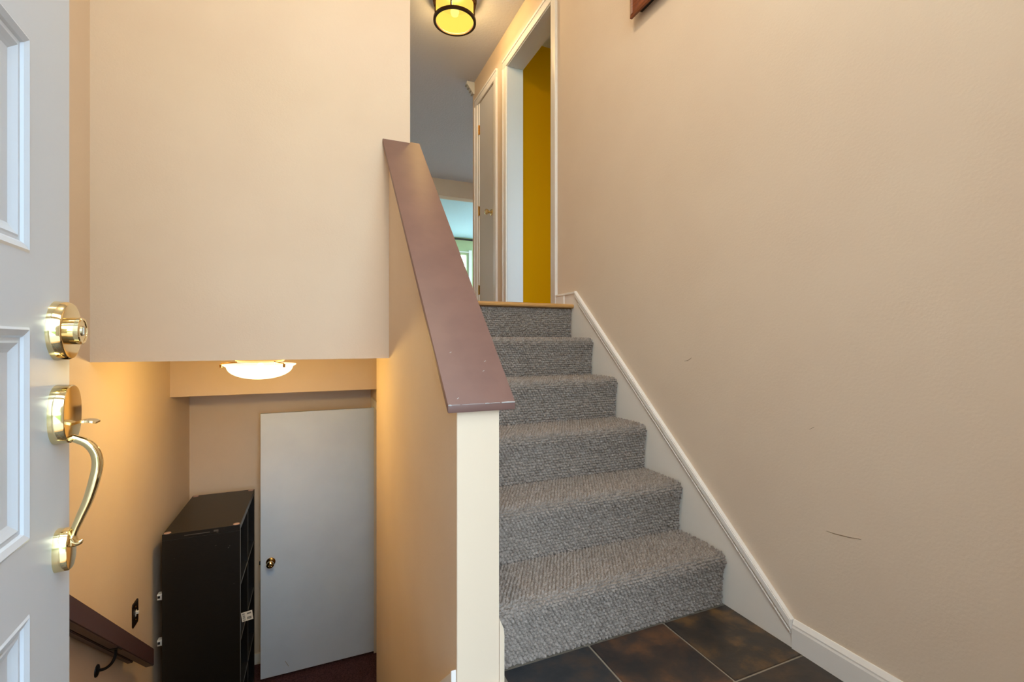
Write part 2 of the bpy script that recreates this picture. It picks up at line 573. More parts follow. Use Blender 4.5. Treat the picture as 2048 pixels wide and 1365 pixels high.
# ================================================================ CARPETED STAIRS UP
RISE, RUN, NOSE = .2035, .2265, 1.284
stairs = thing('staircase', 'grey loop-carpeted stairs climbing from slate tile to the hall', 'staircase', (.97, 1.30, 0))


def step_profile(k, last=False):
    n = NOSE + RUN * (k - 1)
    z0, z1 = RISE * (k - 1), RISE * k
    p = [(n + .018, z0 - (.014 if k > 1 else 0)), (n + .017, z0 + .05), (n + .015, z0 + .10), (n + .009, z1 - .070), (n + .002, z1 - .046)]
    if last:
        p = [(n + .016, z0 - .014), (n + .017, z0 + .05), (n + .016, z0 + .10), (n + .014, z1 - .028)]
        return p
    r = .034
    for a in range(180, 89, -15):
        p.append((n + r + r * math.cos(math.radians(a)), z1 - r + r * math.sin(math.radians(a))))
    p.append((n + .10, z1 + .001))
    p.append((n + RUN + .034, z1))
    return p


def carpet_step(k, last=False):
    rs = np.random.default_rng(100 + k)
    prof = np.array(step_profile(k, last))
    d = np.r_[0, np.cumsum(np.hypot(*(np.diff(prof, axis=0).T)))]
    PU, PV, RES = .0134, .0116, 6
    nv = int(round(d[-1] / PV)) * RES
    s = np.linspace(0, d[-1], nv + 1)
    py, pz = np.interp(s, d, prof[:, 0]), np.interp(s, d, prof[:, 1])
    ty, tz = np.gradient(py, s), np.gradient(pz, s)
    ker = np.ones(7) / 7
    ty = np.convolve(np.pad(ty, 3, mode='edge'), ker, 'valid'); tz = np.convolve(np.pad(tz, 3, mode='edge'), ker, 'valid')
    L = np.hypot(ty, tz); ty /= L; tz /= L
    ny, nz_ = -tz, ty                      # outward normal
    x0, x1 = KR + .0155, 1.4265
    nu = int(round((x1 - x0) / PU)) * RES
    u = np.linspace(x0, x1, nu + 1)
    U, Sg = np.meshgrid(u, s)
    # neighbouring rows of loops are staggered, every loop a little displaced
    best = np.full(U.shape, -1.0)
    yarn = np.zeros(U.shape)
    nr, nc = int(d[-1] / PV) + 4, int((x1 - x0) / PU) + 4
    jx, js = rs.normal(0, .10, (nr, nc)), rs.normal(0, .10, (nr, nc))
    hh, col = rs.uniform(.8, 1.15, (nr, nc)), rs.uniform(0, 1, (nr, nc))
    rot = rs.normal(0, .35, (nr, nc))
    r0 = np.floor(Sg / PV).astype(int)
    for dr in (-1, 0, 1):
        r = r0 + dr
        off = np.where(r % 2 == 0, 0.0, 0.5)
        c0 = np.floor((U - x0) / PU - off).astype(int)
        for dc in (-1, 0, 1):
            c = c0 + dc
            ri, ci = (r + 1) % nr, (c + 1) % nc
            cu = (c + off + .5 + jx[ri, ci]) * PU + x0
            cs = (r + .5 + js[ri, ci]) * PV
            a, b = (U - cu) / (PU * .48), (Sg - cs) / (PV * .53)
            ro = rot[ri, ci]
            a, b = a * np.cos(ro) + b * np.sin(ro), -a * np.sin(ro) + b * np.cos(ro)
            h = np.sqrt(np.clip(1 - a * a - b * b, 0, 1)) * hh[ri, ci]
            w = h > best
            best = np.where(w, h, best)
            yarn = np.where(w, col[ri, ci], yarn)
    H = best * .0115 - .009 + rs.normal(0, .00018, U.shape)
    X = U.copy()
    Y = py[:, None] + ny[:, None] * H
    Z = pz[:, None] + nz_[:, None] * H
    edge = np.minimum(1, (x1 - U) / .012)        # the cut edge rolls over slightly at the skirt
    drop = (1 - np.sqrt(np.clip(1 - (1 - edge) ** 2, 0, 1))) * .008
    Y -= ny[:, None] * drop; Z -= nz_[:, None] * drop
    Z = np.maximum(Z, .0005)
    co = np.stack([X - .97, Y - 1.30, Z], -1).reshape(-1, 3)
    nU = nu + 1
    i = (np.arange(nv)[:, None] * nU + np.arange(nu)[None, :]).ravel()
    F = np.stack([i, i + 1, i + nU + 1, i + nU], -1).astype(np.int32)
    me = bpy.data.meshes.new('carpeted_step')
    me.vertices.add(len(co)); me.vertices.foreach_set('co', co.astype(np.float32).ravel())
    me.loops.add(F.size); me.loops.foreach_set('vertex_index', F.ravel())
    me.polygons.add(len(F)); me.polygons.foreach_set('loop_start', np.arange(0, F.size, 4, dtype=np.int32))
    me.polygons.foreach_set('loop_total', np.full(len(F), 4, dtype=np.int32))
    me.polygons.foreach_set('use_smooth', np.ones(len(F), dtype=bool))
    me.update(calc_edges=True)
    at_ = me.attributes.new('yarn', 'FLOAT', 'POINT')
    at_.data.foreach_set('value', yarn.astype(np.float32).ravel())
    me.materials.append(M['carpet'])
    o = bpy.data.objects.new('carpeted_step', me)
    C.objects.link(o)
    o.parent = stairs
    return o


for k in range(1, 7):
    carpet_step(k, k == 6)
# timber carcass under the carpet
bm = B()
pts = [(NOSE + .04, .002)]
for k in range(1, 6):
    n = NOSE + RUN * (k - 1)
    pts += [(n + .04, RISE * k - .02), (n + RUN + .04, RISE * k - .02)]
pts = pts[:-1] + [(2.428, RISE * 5 - .02), (2.428, .7), (1.7, .002)]
prism(bm, [(a - 1.30, b) for a, b in pts], KR + .017 - .97, 1.425 - .97)
obj('carcass', bm, 'darkwood', stairs)
# oak nosing of the landing
bm = B()
prism(bm, [(2.416 - 1.3, UF + .0005), (2.407 - 1.3, UF - .004), (2.404 - 1.3, UF - .012), (2.407 - 1.3, UF - .020), (2.416 - 1.3, UF - .024), (2.449 - 1.3, UF - .024), (2.449 - 1.3, UF + .0005)], KR + .001 - .97, 1.4262 - .97)
obj('nosing', bm, 'oak', stairs, True)['label'] = 'honey oak nosing at the hall floor edge'

# lower flight (runs down out of sight beside the half wall)
low = thing('lower_staircase', 'carpeted flight going down beside the left handrail', 'staircase', (-.26, 1.30, LF))
RL, RN = (0 - LF) / 8, .244
for k in range(1, 8):
    zt = -RL * k
    bm = B()
    box(bm, XL + .26 + .001, KL + .26 - .015, RN * (k - 1), RN * k + (.02 if k < 7 else .02), 0.0, zt - LF, bev=.015)
    obj('step', bm, 'greycarpet', low, True)
bxo('top_riser', 'greycarpet', low, (XL + .261, KL + .26 - .015, -.012, .004, -RL - LF - .005, -.006 - LF))

# ================================================================ CAP BOARD
ca = math.atan2(1.250, 1.315)
cap = thing('railing_cap', 'brown painted sloping cap board on the half wall', 'railing', (.43, 1.218, .826))
cl = math.hypot(1.250, 1.315)
bm = B()
box(bm, -.100, .100, 0, cl + .02, -.020, 0, bev=.004)
# square the front end so it stands plumb, and trim the far end to the wall
for v in bm.verts:
    if v.co.y < .01:
        v.co.y += (v.co.z) * math.tan(ca) * 0.75
bmesh.ops.transform(bm, matrix=Matrix.Rotation(ca, 4, 'X'), verts=bm.verts[:])
obj('board', bm, 'brown', cap, True)
# worn front arris
for (x0, x1, h) in ((-.098, -.066, .0015), (-.06, .004, .0012), (.006, .02, .003), (.022, .052, .002), (.056, .097, .0045), (-.099, -.09, .004)):
    bm = B(); tube(bm, [(x0, -.0004, -.0006), ((x0 + x1) / 2, -.0012, .0000), (x1, -.0006, -.0006)], [h * .4, h * .55, h * .4], 6); obj('paint_chip', bm, 'chip', cap)
for (x, s) in ((-.055, .20), (.03, .12), (.045, .16), (-.07, .02)):
    y, z = s * math.cos(ca), s * math.sin(ca)
    bm = B(); tube(bm, [(x, y, z + .0003), (x + .006, y + .003, z + .0032)], .0009, 5); obj('paint_chip', bm, 'chip', cap)

# ================================================================ LOWER DOOR + CASING
ld = thing('door_1', 'flat pale grey door standing open on the lower landing', 'door', (.452, 4.02, LF), kind='structure')
bxo('slab', 'innerdoor', ld, (-.835, 0.0, -.018, .017, .018, 2.048), bev=.0015)
kn = thing_part = bpy.data.objects.new('door_knob', None); C.objects.link(kn); kn.parent = ld; kn.location = (-.765, -.018, .905)
bm = B(); lathe(bm, [(0, 0), (.033, 0), (.033, .004), (.026, .009), (0, .010)], 28, RX(90)); obj('rose', bm, 'brassdark', kn, True)
bm = B(); lathe(bm, [(.012, .008), (.010, .028), (.020, .036), (.027, .048), (.026, .058), (.018, .066), (.012, .067), (.010, .064), (0, .064)], 28, RX(90)); obj('knob', bm, 'brass', kn, True)
bxo('latch', 'iron', ld, (-.845, -.833, -.008, .008, .89, .915))
bm = B()
for z in (.20, 1.02, 1.85):
    lathe(bm, [(.006, -.045), (.006, .045)], 10, at(.003, -.012, z))
obj('hinge', bm, 'brassdark', ld)
bm = B()
tube(bm, [(-.665, -.0181, .115), (-.655, -.0183, .095), (-.642, -.0181, .07)], .0012, 5)
obj('scratch', bm, 'scuff', ld)
tc = thing('trim_3', 'white casing around the lower doorway', 'trim', (.452, 3.13, LF), kind='structure')
bxo('head_casing', 'trim', tc, (-.014, 0, -.046, .966, 2.068, 2.128), bev=.003)
bxo('side_casing', 'trim', tc, (-.014, 0, .902, .966, 0, 2.068), bev=.003)
bxo('jamb', 'trim', tc, (0.0, .11, .872, .89, 0, 2.068))
S('baseboard_back', 'white baseboard on the end wall beside the bookcase', 'baseboard', 'trim', (XL, .44, 4.232, 4.245, LF, LF + .085))
S('baseboard_lower', 'white baseboard under the handrail wall', 'baseboard', 'trim', (XL, XL + .013, 3.02, 4.232, LF, LF + .085))

# ================================================================ HALL DOORWAY CASING (yellow room)
hc = thing('trim_4', 'white moulded casing and jamb of the yellow room doorway', 'trim', (XR, YD0, UF), kind='structure')


def casing(parent, y0, y1, ztop, w, wy0=None):
    """two legs and a head; local y from the opening start, z from the floor."""
    for (a, b) in ((-w, 0), (y1 - y0, y1 - y0 + w)):
        bm = B()
        box(bm, -.014, 0, a, b, 0, ztop, bev=.003)
        inner = (b - .018, b) if a < 0 else (a, a + .018)
        outer = (a, a + .02) if a < 0 else (b - .02, b)
        box(bm, -.020, -.013, outer[0], outer[1], 0, ztop, bev=.002)
        obj('side_casing', bm, 'trim', parent, True)
    bm = B()
    box(bm, -.014, 0, -w, y1 - y0 + w, ztop, ztop + w, bev=.003)
    box(bm, -.020, -.013, -w, y1 - y0 + w, ztop + w - .02, ztop + w, bev=.002)
    obj('head_casing', bm, 'trim', parent, True)


casing(hc, YD0, YD1, ZD - UF, .074)
bxo('jamb', 'jambpaint', hc, (-.004, .137, YD1 - YD0 - .006, YD1 - YD0 + .02, 0, ZD - UF))
bxo('jamb', 'jambpaint', hc, (-.004, .137, -.02, .006, 0, ZD - UF))
bxo('head_jamb', 'jambpaint', hc, (-.004, .137, .006, YD1 - YD0 - .006, ZD - UF - .006, ZD - UF + .02))
cc = thing('trim_5', 'white casing around the narrow closet door', 'trim', (XR, YC0, UF), kind='structure')
casing(cc, YC0, YC1, ZC - UF, .074)
cd = thing('door_2', 'narrow flat closet door with brass knob and hinges', 'door', (XR, YC0, UF), kind='structure')
bxo('slab', 'closetpaint', cd, (.0, .034, .004, .398, .008, ZC - UF - .006), bev=.002)
bxo('stop_strip', 'trim', cd, (-.006, .03, .402, .442, 0.002, ZC - UF - .002), bev=.003)
for z in (3.003, 2.234, 1.484):
    h = bxo('hinge', 'brassdark', cd, (-.004, .001, .392, .415, z - UF - .042, z - UF + .042))
    bm = B(); lathe(bm, [(.0065, -.045), (.0065, .045)], 12, at(-.008, .402, z - UF)); obj('knuckle', bm, 'brassdark', h, True)
kn = bpy.data.objects.new('door_knob', None); C.objects.link(kn); kn.parent = cd; kn.location = (0, .075, .92)
bm = B(); lathe(bm, [(0, 0), (.030, 0), (.030, .004), (.024, .009), (0, .010)], 24, RY(-90)); obj('rose', bm, 'brass', kn, True)
bm = B(); lathe(bm, [(.011, .008), (.010, .026), (.020, .034), (.026, .046), (.025, .056), (.016, .064), (0, .066)], 24, RY(-90)); obj('knob', bm, 'brass', kn, True)

# motion sensor in the ceiling corner
ms = thing('motion_sensor', 'small white sensor mounted high at the hall corner', 'sensor', (XR, 4.345, 3.53))
bm = B(); prism(bm, [(0, .008), (-.078, .008), (-.078, -.016), (-.012, -.105), (0, -.105)], -.024, .024, 'y'); obj('housing', bm, 'plastic', ms)
bm = B()
for k in range(4):
    a = k / 3.0
    x, z = -.078 + .058 * a, -.020 - .078 * a
    box(bm, x - .006, x + .010, -.022, .022, z - .012, z, bev=.002)
obj('lens', bm, 'lensgrey', ms)

# ================================================================ LIVING ROOM BEYOND
S('trim_6', 'dark crown strip along the living room wall', 'trim', 'darkwood', (XL, 5.0, 10.91, 10.94, 3.478, 3.515))
w1 = thing('window_1', 'bright living room window with pale green frame', 'window', (.6, 10.94, 1.95), kind='structure')
bxo('window_frame', 'sage', w1, (0, .05, 0, .07, 0, 1.226), (2.84, 2.89, 0, .07, 0, 1.226), (.05, 2.84, 0, .07, 0, .05), (.05, 2.84, 0, .07, 1.176, 1.226), (1.42, 1.47, 0, .07, .05, 1.176))
bxo('casing', 'trim', w1, (2.89, 2.97, -.02, 0, -.06, 1.29), (-.08, 0, -.02, 0, -.06, 1.29), (0, 2.89, -.02, 0, 1.226, 1.25))
bxo('pane', 'pane', w1, (.05, 1.42, .03, .036, .05, 1.176))
bxo('pane', 'pane', w1, (1.47, 2.84, .03, .036, .05, 1.176))
w2 = thing('added_window_2', 'unseen window added to light the yellow room', 'window', (1.75, -.32, 1.6), kind='structure')  # added out of view so daylight reaches the yellow wall
bxo('window_frame', 'trim', w2, (0, .05, .02, .09, 0, 1.8), (2.25, 2.3, .02, .09, 0, 1.8), (.05, 2.25, .02, .09, 0, .05), (.05, 2.25, .02, .09, 1.75, 1.8))
bxo('pane', 'pane', w2, (.05, 2.25, .05, .056, .05, 1.75))
w3 = thing('added_window_3', 'unseen side window added to light the dining area', 'window', (5.0, 5.2, 2.1), kind='structure')  # added out of view, gives the hall ceiling cool daylight
bxo('window_frame', 'trim', w3, (.01, .08, 0, .06, 0, 1.17), (.01, .08, 1.14, 1.2, 0, 1.17), (.01, .08, .06, 1.14, 0, .06), (.01, .08, .06, 1.14, 1.11, 1.17))
bxo('pane', 'pane', w3, (.04, .046, .06, 1.14, .06, 1.11))
w4 = thing('added_window_4', 'unseen broad side window added to light the living room', 'window', (5.0, 7.5, 1.5), kind='structure')  # added out of view to brighten the aqua ceiling
bxo('window_frame', 'trim', w4, (.01, .08, 0, .06, 0, 1.87), (.01, .08, 3.14, 3.2, 0, 1.87), (.01, .08, .06, 3.14, 0, .06), (.01, .08, .06, 3.14, 1.81, 1.87))
bxo('pane', 'pane', w4, (.04, .046, .06, 3.14, .06, 1.81))
w5 = thing('added_window_5', 'unseen wide transom window added to light the entry', 'window', (-.55, -.32, 2.25), kind='structure')  # added out of view, spreads daylight over the header wall
bxo('window_frame', 'trim', w5, (0, .05, .02, .12, 0, 1.1), (1.60, 1.65, .02, .12, 0, 1.1), (.05, 1.60, .02, .12, 0, .05), (.05, 1.60, .02, .12, 1.05, 1.1))
bxo('pane', 'pane', w5, (.05, 1.60, .06, .066, .05, 1.05))
# armchair: its dark back shows just over the cap board
ac = thing('armchair', 'dark leather armchair with a high back in the living room', 'armchair', (3.15, 9.2, UF), math.radians(200))
bxo('seat', 'leather', ac, (-.36, .36, -.35, .32, .16, .46), bev=.05, smooth=True)
bm = B(); box(bm, -.36, .36, -.12, .05, .0, .86, bev=.05); bmesh.ops.transform(bm, matrix=at(0, .36, .38) @ RX(-12), verts=bm.verts[:]); obj('backrest', bm, 'leather', ac, True)
for s in (-1, 1):
    bxo('armrest', 'leather', ac, (s * .41 - .07, s * .41 + .07, -.36, .42, .12, .62), bev=.05, smooth=True)
    for y in (-.3, .34):
        bxo('leg', 'darkwood', ac, (s * .36 - .025, s * .36 + .025, y - .025, y + .025, 0, .17))

# ================================================================ FRONT DOOR (standing open at the left)
DA = math.atan2(.997, -.0768)
fd = thing('door_3', 'white panelled front door standing open with brass locks', 'door', (-.278 + .0768 * .915, .737 - .997 * .915, 0), DA, kind='structure')
W = .915
bm = B()
RT, RB = .012, .044                 # face recess, back
rows = [(.235, .7195), (.7955, 1.0138), (1.0902, 1.3104), (1.387, 1.872)]
ST, MU = .106, .115
pw = (W - 2 * ST - MU) / 2
cols = [(ST, ST + pw), (W - ST - pw, W - ST)]
box(bm, 0, W, RT, RB, .01, 2.04)
box(bm, 0, ST, 0, RT, .01, 2.04); box(bm, W - ST, W, 0, RT, .01, 2.04); box(bm, cols[0][1], cols[1][0], 0, RT, rows[0][0], rows[3][1])
zz = [.01] + [v for r in rows for v in r] + [2.04]
for a, b in zip(zz[0::2], zz[1::2]):
    box(bm, ST, W - ST, 0, RT, a, b)
obj('slab', bm, 'doorpaint', fd)
for (za, zb) in rows:
    for (xa, xb) in cols:
        bm = B()
        rings = []
        for ins, dep in ((0, .0), (.0025, -.0012), (.0085, .0012), (.0105, .0034), (.0135, .0034), (.0155, .0030), (.0215, .0058), (.025, .0072), (.036, .0072), (.060, .0050), (.064, .0050)):
            rings.append([bm.verts.new(p) for p in ((xa + ins, dep, za + ins), (xb - ins, dep, za + ins), (xb - ins, dep, zb - ins), (xa + ins, dep, zb - ins))])
        for a, b in zip(rings, rings[1:]):
            for i in range(4):
                j = (i + 1) % 4
                bm.faces.new((a[i], a[j], b[j], b[i]))
        bm.faces.new(rings[-1])
        obj('panel', bm, 'doorpaint', fd)
T = W - .036
db = bpy.data.objects.new('deadbolt', None); C.objects.link(db); db.parent = fd; db.location = (T, 0, 1.0118)
db['label'] = 'polished brass deadbolt'
bm = B(); lathe(bm, [(0, 0), (.0345, 0), (.0345, .001), (.0333, .0115), (.0320, .0130), (.030, .0132), (0, .0132)], 56, RX(90)); obj('rose', bm, 'brass', db, True)
bm = B(); lathe(bm, [(.0158, .011), (.0158, .0222), (.0148, .0232), (.0126, .0232), (.0122, .0224), (0, .0224)], 40, RX(90)); obj('cylinder', bm, 'brass', db, True)
bm = B(); lathe(bm, [(0, .0224), (.0058, .0224), (.0058, .0234), (0, .0234)], 24, RX(90)); box(bm, -.0007, .0007, -.0239, -.0232, -.004, .004); obj('keyway', bm, 'steel', db, True)

hs = bpy.data.objects.new('handle_set', None); C.objects.link(hs); hs.parent = fd; hs.location = (T, 0, 1.0)
hs['label'] = 'polished brass pull handle with thumb latch'


def shield(bm, zc, hw, hh, dep, rad=.6):
    prof = []
    n = 44
    out = []
    for k in range(n):
        a = 2 * math.pi * k / n
        c, s = math.cos(a), math.sin(a)
        out.append((hw * math.copysign(abs(c) ** rad, c), hh * math.copysign(abs(s) ** .85, s)))
    rings = []
    for (sc, dd) in ((1, 0), (1.0, -.0012), (.975, -dep * .92), (.945, -dep), (.60, -dep - .0006)):
        rings.append([bm.verts.new((x * sc, dd, zc + z * sc)) for x, z in out])
    for a, b in zip(rings, rings[1:]):
        for i in range(n):
            j = (i + 1) % n
            bm.faces.new((a[i], a[j], b[j], b[i]))
    bm.faces.new(rings[0]); bm.faces.new(rings[-1])


bm = B(); shield(bm, -.0853, .029, .0345, .0140, .85); obj('escutcheon', bm, 'brass', hs, True)
bm = B(); shield(bm, -.2432, .0165, .0245, .0125, .75); obj('lower_mount', bm, 'brass', hs, True)
bm = B()
g = spline([(0, -.010, -.112), (0, -.017, -.1155), (0, -.0265, -.1215), (0, -.0335, -.132), (0, -.036, -.146), (0, -.0335, -.164), (0, -.0275, -.188), (0, -.021, -.206), (0, -.0155, -.221), (0, -.0125, -.231), (0, -.011, -.238)], 6)
m_ = len(g)
rad = []
for i in range(m_):
    t = i / (m_ - 1)
    rad.append(.0040 + .0015 * math.sin(min(1, t / .5) * math.pi / 2) * (1 if t < .5 else max(0, 1 - (t - .5) / .3)) + (0.0035 * max(0, (t - .86) / .14)))
tube(bm, g, rad, 18, 1.0)
obj('grip', bm, 'brass', hs, True)
bm = B()
g = spline([(0, -.011, -.232), (0, -.015, -.2365), (0, -.0195, -.2372), (0, -.0225, -.2345)], 5)
tube(bm, g, [.0062, .0062, .006, .0058, .0056, .0054, .005, .0046, .0042, .0038, .0034, .003, .0026, .0022, .0016, .001][:len(g)], 14)
obj('grip_tail', bm, 'brass', hs, True)
bm = B()
g = spline([(0, -.010, -.0985), (0, -.016, -.0965), (0, -.024, -.0945), (0, -.032, -.0950), (0, -.0365, -.0968)], 5)
rings = []
for i, p in enumerate(g):
    t = i / (len(g) - 1)
    w = .005 + .0055 * math.sin(min(1, t * 1.3) * math.pi / 2) * (1 - max(0, t - .85) * 2.0)
    th = .0016 - .0007 * t
    rings.append([bm.verts.new(p + Vector(q)) for q in ((-w, 0, -th), (w, 0, -th), (w * .9, 0, th), (-w * .9, 0, th))])
for a, b in zip(rings, rings[1:]):
    for i in range(4):
        j = (i + 1) % 4
        bm.faces.new((a[i], a[j], b[j], b[i]))
bm.faces.new(rings[0]); bm.faces.new(rings[-1])
obj('thumb_latch', bm, 'brass', hs, True)
for z in (.25, 1.02, 1.80):
    bm = B(); lathe(bm, [(.006, -.05), (.006, .05)], 12, at(-.004, .046, z)); obj('hinge', bm, 'brass', fd, True)
# jamb of the front doorway
fj = thing('trim_7', 'white jamb and sill of the front doorway', 'trim', (-.212, -.17, 0), kind='structure')
bxo('jamb', 'trim', fj, (-.03, 0, -.15, .0, -.0, 2.06)); bxo('jamb', 'trim', fj, (.905, .934, -.15, 0, 0, 2.06))
bxo('head_jamb', 'trim', fj, (0, .905, -.15, 0, 2.043, 2.075)); bxo('sill', 'oak', fj, (0, .905, -.17, -.002, -.02, .006))

# ================================================================ HANDRAIL
SLR = -.8187
hr = thing('handrail', 'dark brown handrail board bracketed to the left stairwell wall', 'handrail', (XL, 2.0, 0))


def slope_board(name, x0, x1, ya, yb, ztop, h, m, parent, plumb=True):
    bm = B()
    f = lambda y: ztop + SLR * (y - 2.137)
    prism(bm, [(ya - 2.0, f(ya)), (yb - 2.0, f(yb)), (yb - 2.0, f(yb) - h), (ya - 2.0, f(ya) - h)], x0, x1)
    bmesh.ops.bevel(bm, geom=bm.edges[:], offset=.003, segments=2, affect='EDGES')
    return obj(name, bm, m, parent, True)


slope_board('rail', .050, .088, 1.25, 3.058, .093, .094, 'rail', hr)
slope_board('backing_rail', .018, .044, 1.25, 2.90, .093, .094, 'rail', hr)
slope_board('spacer', .044, .050, 1.26, 2.88, .07, .05, 'rail', hr)
for y in (1.55, 2.60):
    zr = .093 - .094 + SLR * (y - 2.137)
    br = bpy.data.objects.new('bracket', None); C.objects.link(br); br.parent = hr; br.location = (0, y - 2.0, zr)
    bm = B(); lathe(bm, [(0, 0), (.026, 0), (.025, .004), (.016, .008), (0, .009)], 24, at(0, .0, -.078) @ RY(90)); obj('plate', bm, 'iron', br, True)
    bm = B(); tube(bm, spline([(.004, 0, -.078), (.030, 0, -.076), (.052, 0, -.060), (.066, 0, -.030), (.068, 0, .002)], 5), .0062, 12); obj('arm', bm, 'iron', br, True)
    bm = B(); box(bm, .052, .084, -.028, .028, -.003, .0015, bev=.001, mtx=RX(math.degrees(math.atan(SLR)))); obj('saddle', bm, 'iron', br)

# switch plate
sp = thing('light_switch', 'dark ornate switch plate with white toggle above the handrail', 'switch', (XL, 3.068, -.457))
bm = B(); prism(bm, [(-.04, -.052), (-.034, -.062), (.034, -.062), (.04, -.052), (.04, .052), (.034, .062), (-.034, .062), (-.04, .052)], 0, .006); obj('plate', bm, 'plate', sp)
bxo('toggle', 'plastic', sp, (.005, .020, -.006, .006, -.004, .010), bev=.002)
bxo('toggle_surround', 'plastic', sp, (.005, .0075, -.006, .012, -.016, .014))
for z in (-.035, .035):
    bm = B(); lathe(bm, [(0, .005), (.004, .006), (.003, .008), (0, .0085)], 10, at(0, 0, z) @ RY(90)); obj('screw', bm, 'brassdark', sp)

# ================================================================ BOOKCASE
bx0, by0, by1 = -.83, 3.318, 4.07
bk = thing('bookcase', 'black open cube bookcase standing on the lower landing', 'bookcase', (-.63, 3.694, LF))
hx, hy = .20, .376
BH = .857 - 1.0 + 0.0 - LF          # top height
BH = -.145 - LF
for s in (-1, 1):
    bxo('side_panel', 'black', bk, (-hx, hx, s * hy - (.036 if s > 0 else 0), s * hy + (.036 if s < 0 else 0), 0, BH - .037), bev=.001)
bxo('top_panel', 'black', bk, (-hx, hx, -hy, hy, BH - .036, BH), bev=.001)
bxo('bottom_panel', 'black', bk, (-hx, hx, -hy + .037, hy - .037, 0, .036), bev=.001)
SHZ = [-.536 - LF - 1.0 + 1.0 - 0.0, -.888 - LF, -1.240 - LF]
for z in SHZ:
    for (a, b) in ((-hy + .037, -.009), (.009, hy - .037)):
        bxo('shelf', 'black', bk, (-hx + .002, hx - .002, a, b, z - .008, z + .008))
bxo('divider', 'black', bk, (-hx + .001, hx - .001, -.008, .008, .037, BH - .037))
# pale worn edge banding on the open side
bm = B()
e = .0006
for z in SHZ:
    for (a, b) in ((-hy + .037, -.009), (.009, hy - .037)):
        box(bm, hx - .002, hx - .002 + e, a, b, z - .008, z + .008)
box(bm, hx - .001, hx - .001 + e, -.008, .008, .037, BH - .037)
obj('edge_banding', bm, 'edge', bk)
bm = B()
box(bm, hx - e, hx + e, -hy + .001, -hy + .006, .0, BH - .037); box(bm, hx - e, hx + e, -hy + .001, hy - .001, BH - .006, BH - .001)
obj('worn_edge', bm, 'edge', bk)
for (x, y) in ((-hx + .022, -hy + .022), (hx - .022, -hy + .022), (-hx + .022, hy - .022), (hx - .022, hy - .022)):
    bm = B(); lathe(bm, [(0, 0), (.018, 0), (.018, .0015), (0, .002)], 20, at(x, y, BH)); obj('felt_pad', bm, 'pad', bk)
for (xa, xb, z, h) in ((-.09, .04, -.020, .004), (.06, .085, -.016, .010), (.075, .085, -.026, .004), (.068, .074, -.108, .003), (.135, .141, -.132, .005), (.142, .147, -.122, .004), (.166, .169, -.36, .005), (-.14, -.138, -.15, .003)):
    bm = B(); box(bm, xa, xb, -hy - .0006, -hy + .0002, BH + z - h / 2, BH + z + h / 2); obj('scuff', bm, 'edge', bk)
for z in (-.515 - LF, -.787 - LF):
    c_ = bxo('wall_clip', 'plastic', bk, (-hx - .028, -hx, -hy + .012, -hy + .05, z - .018, z + .018), bev=.004)
    bxo('clip_slot', 'iron', c_, (-hx - .024, -hx - .012, -hy + .010, -hy + .014, z - .006, z + .008))
# hanging barcode tag
tg = thing('paper_tag', 'white barcode tag hanging from the black bookcase', 'tag', (-.428, 3.34, -.71))
bm = B(); box(bm, 0, .062, -.0005, .0005, -.058, 0); bmesh.ops.transform(bm, matrix=RY(-7), verts=bm.verts[:]); obj('card', bm, 'paper', tg)
bm = B()
for k, w in enumerate((2, 1, 1, 2, 1, 2, 1, 1, 2)):
    box(bm, .006, .020, -.0012, -.0006, -.008 - .005 * k - .0013 * w, -.008 - .005 * k)
for k in range(4):
    box(bm, .032 + .006 * k, .036 + .006 * k, -.0012, -.0006, -.018, -.008)
for k in range(5):
    box(bm, .030 + .005 * k, .033 + .005 * k, -.0012, -.0006, -.050, -.034)
bmesh.ops.transform(bm, matrix=RY(-7), verts=bm.verts[:])
obj('print', bm, 'ink', tg)


def shoe(loc, rz, label):
    t = thing('shoe', label, 'shoe', loc, rz)
    # outline of the sole along local x, toe at +x
    n = 28
    def ring(z, grow, xs=1.0):
        out = []
        for k in range(n):
            a = 2 * math.pi * k / n
            x = .13 * math.cos(a)
            w = .036 + .010 * math.sin((x / .13 + .2) * 1.6)
            out.append(((x + grow * math.cos(a)) * xs, (w + grow) * math.sin(a), z))
        return out
    bm = B()
    rs = [[bm.verts.new(p) for p in ring(z, g_)] for z, g_ in ((0, -.002), (.003, .001), (.022, .001), (.026, -.003))]
    for a, b in zip(rs, rs[1:]):
        for i in range(n):
            bm.faces.new((a[i], a[(i + 1) % n], b[(i + 1) % n], b[i]))
    bm.faces.new(rs[0]); bm.faces.new(rs[-1])
    obj('sole', bm, 'sole', t, True)
    bm = B()
    rs = []
    for f in (0, .35, .7, .9, 1.0):
        rr_ = []
        for (x, y, z) in ring(0, -.003 - .016 * f ** 2):
            hgt = .088 if x < -.02 else .088 - .052 * min(1, (x + .02) / .13)
            rr_.append(bm.verts.new((x * (1 - .03 * f), y, .024 + (hgt - .024) * f)))
        rs.append(rr_)
    for a, b in zip(rs, rs[1:]):
        for i in range(n):
            bm.faces.new((a[i], a[(i + 1) % n], b[(i + 1) % n], b[i]))
    bm.faces.new(rs[0]); bm.faces.new(rs[-1])
    obj('upper', bm, 'maroon', t, True)
    bm = B()
    for k in range(4):
        x = .055 - .024 * k
        z = .024 + (.088 - .052 * min(1, (x + .02) / .13) - .024) + .002
        tube(bm, [(x, -.018, z - .001), (x + .006, 0, z + .003), (x, .018, z - .001)], .0025, 8)
    obj('laces', bm, 'sole', t, True)
    return t


shoe((-.575, 3.418, -1.240 + .0085), math.radians(2), 'maroon shoe with pale sole on the lower bookcase shelf')
shoe((-.575, 3.420, LF + .0365), math.radians(2), 'maroon shoe on the bottom panel of the bookcase')


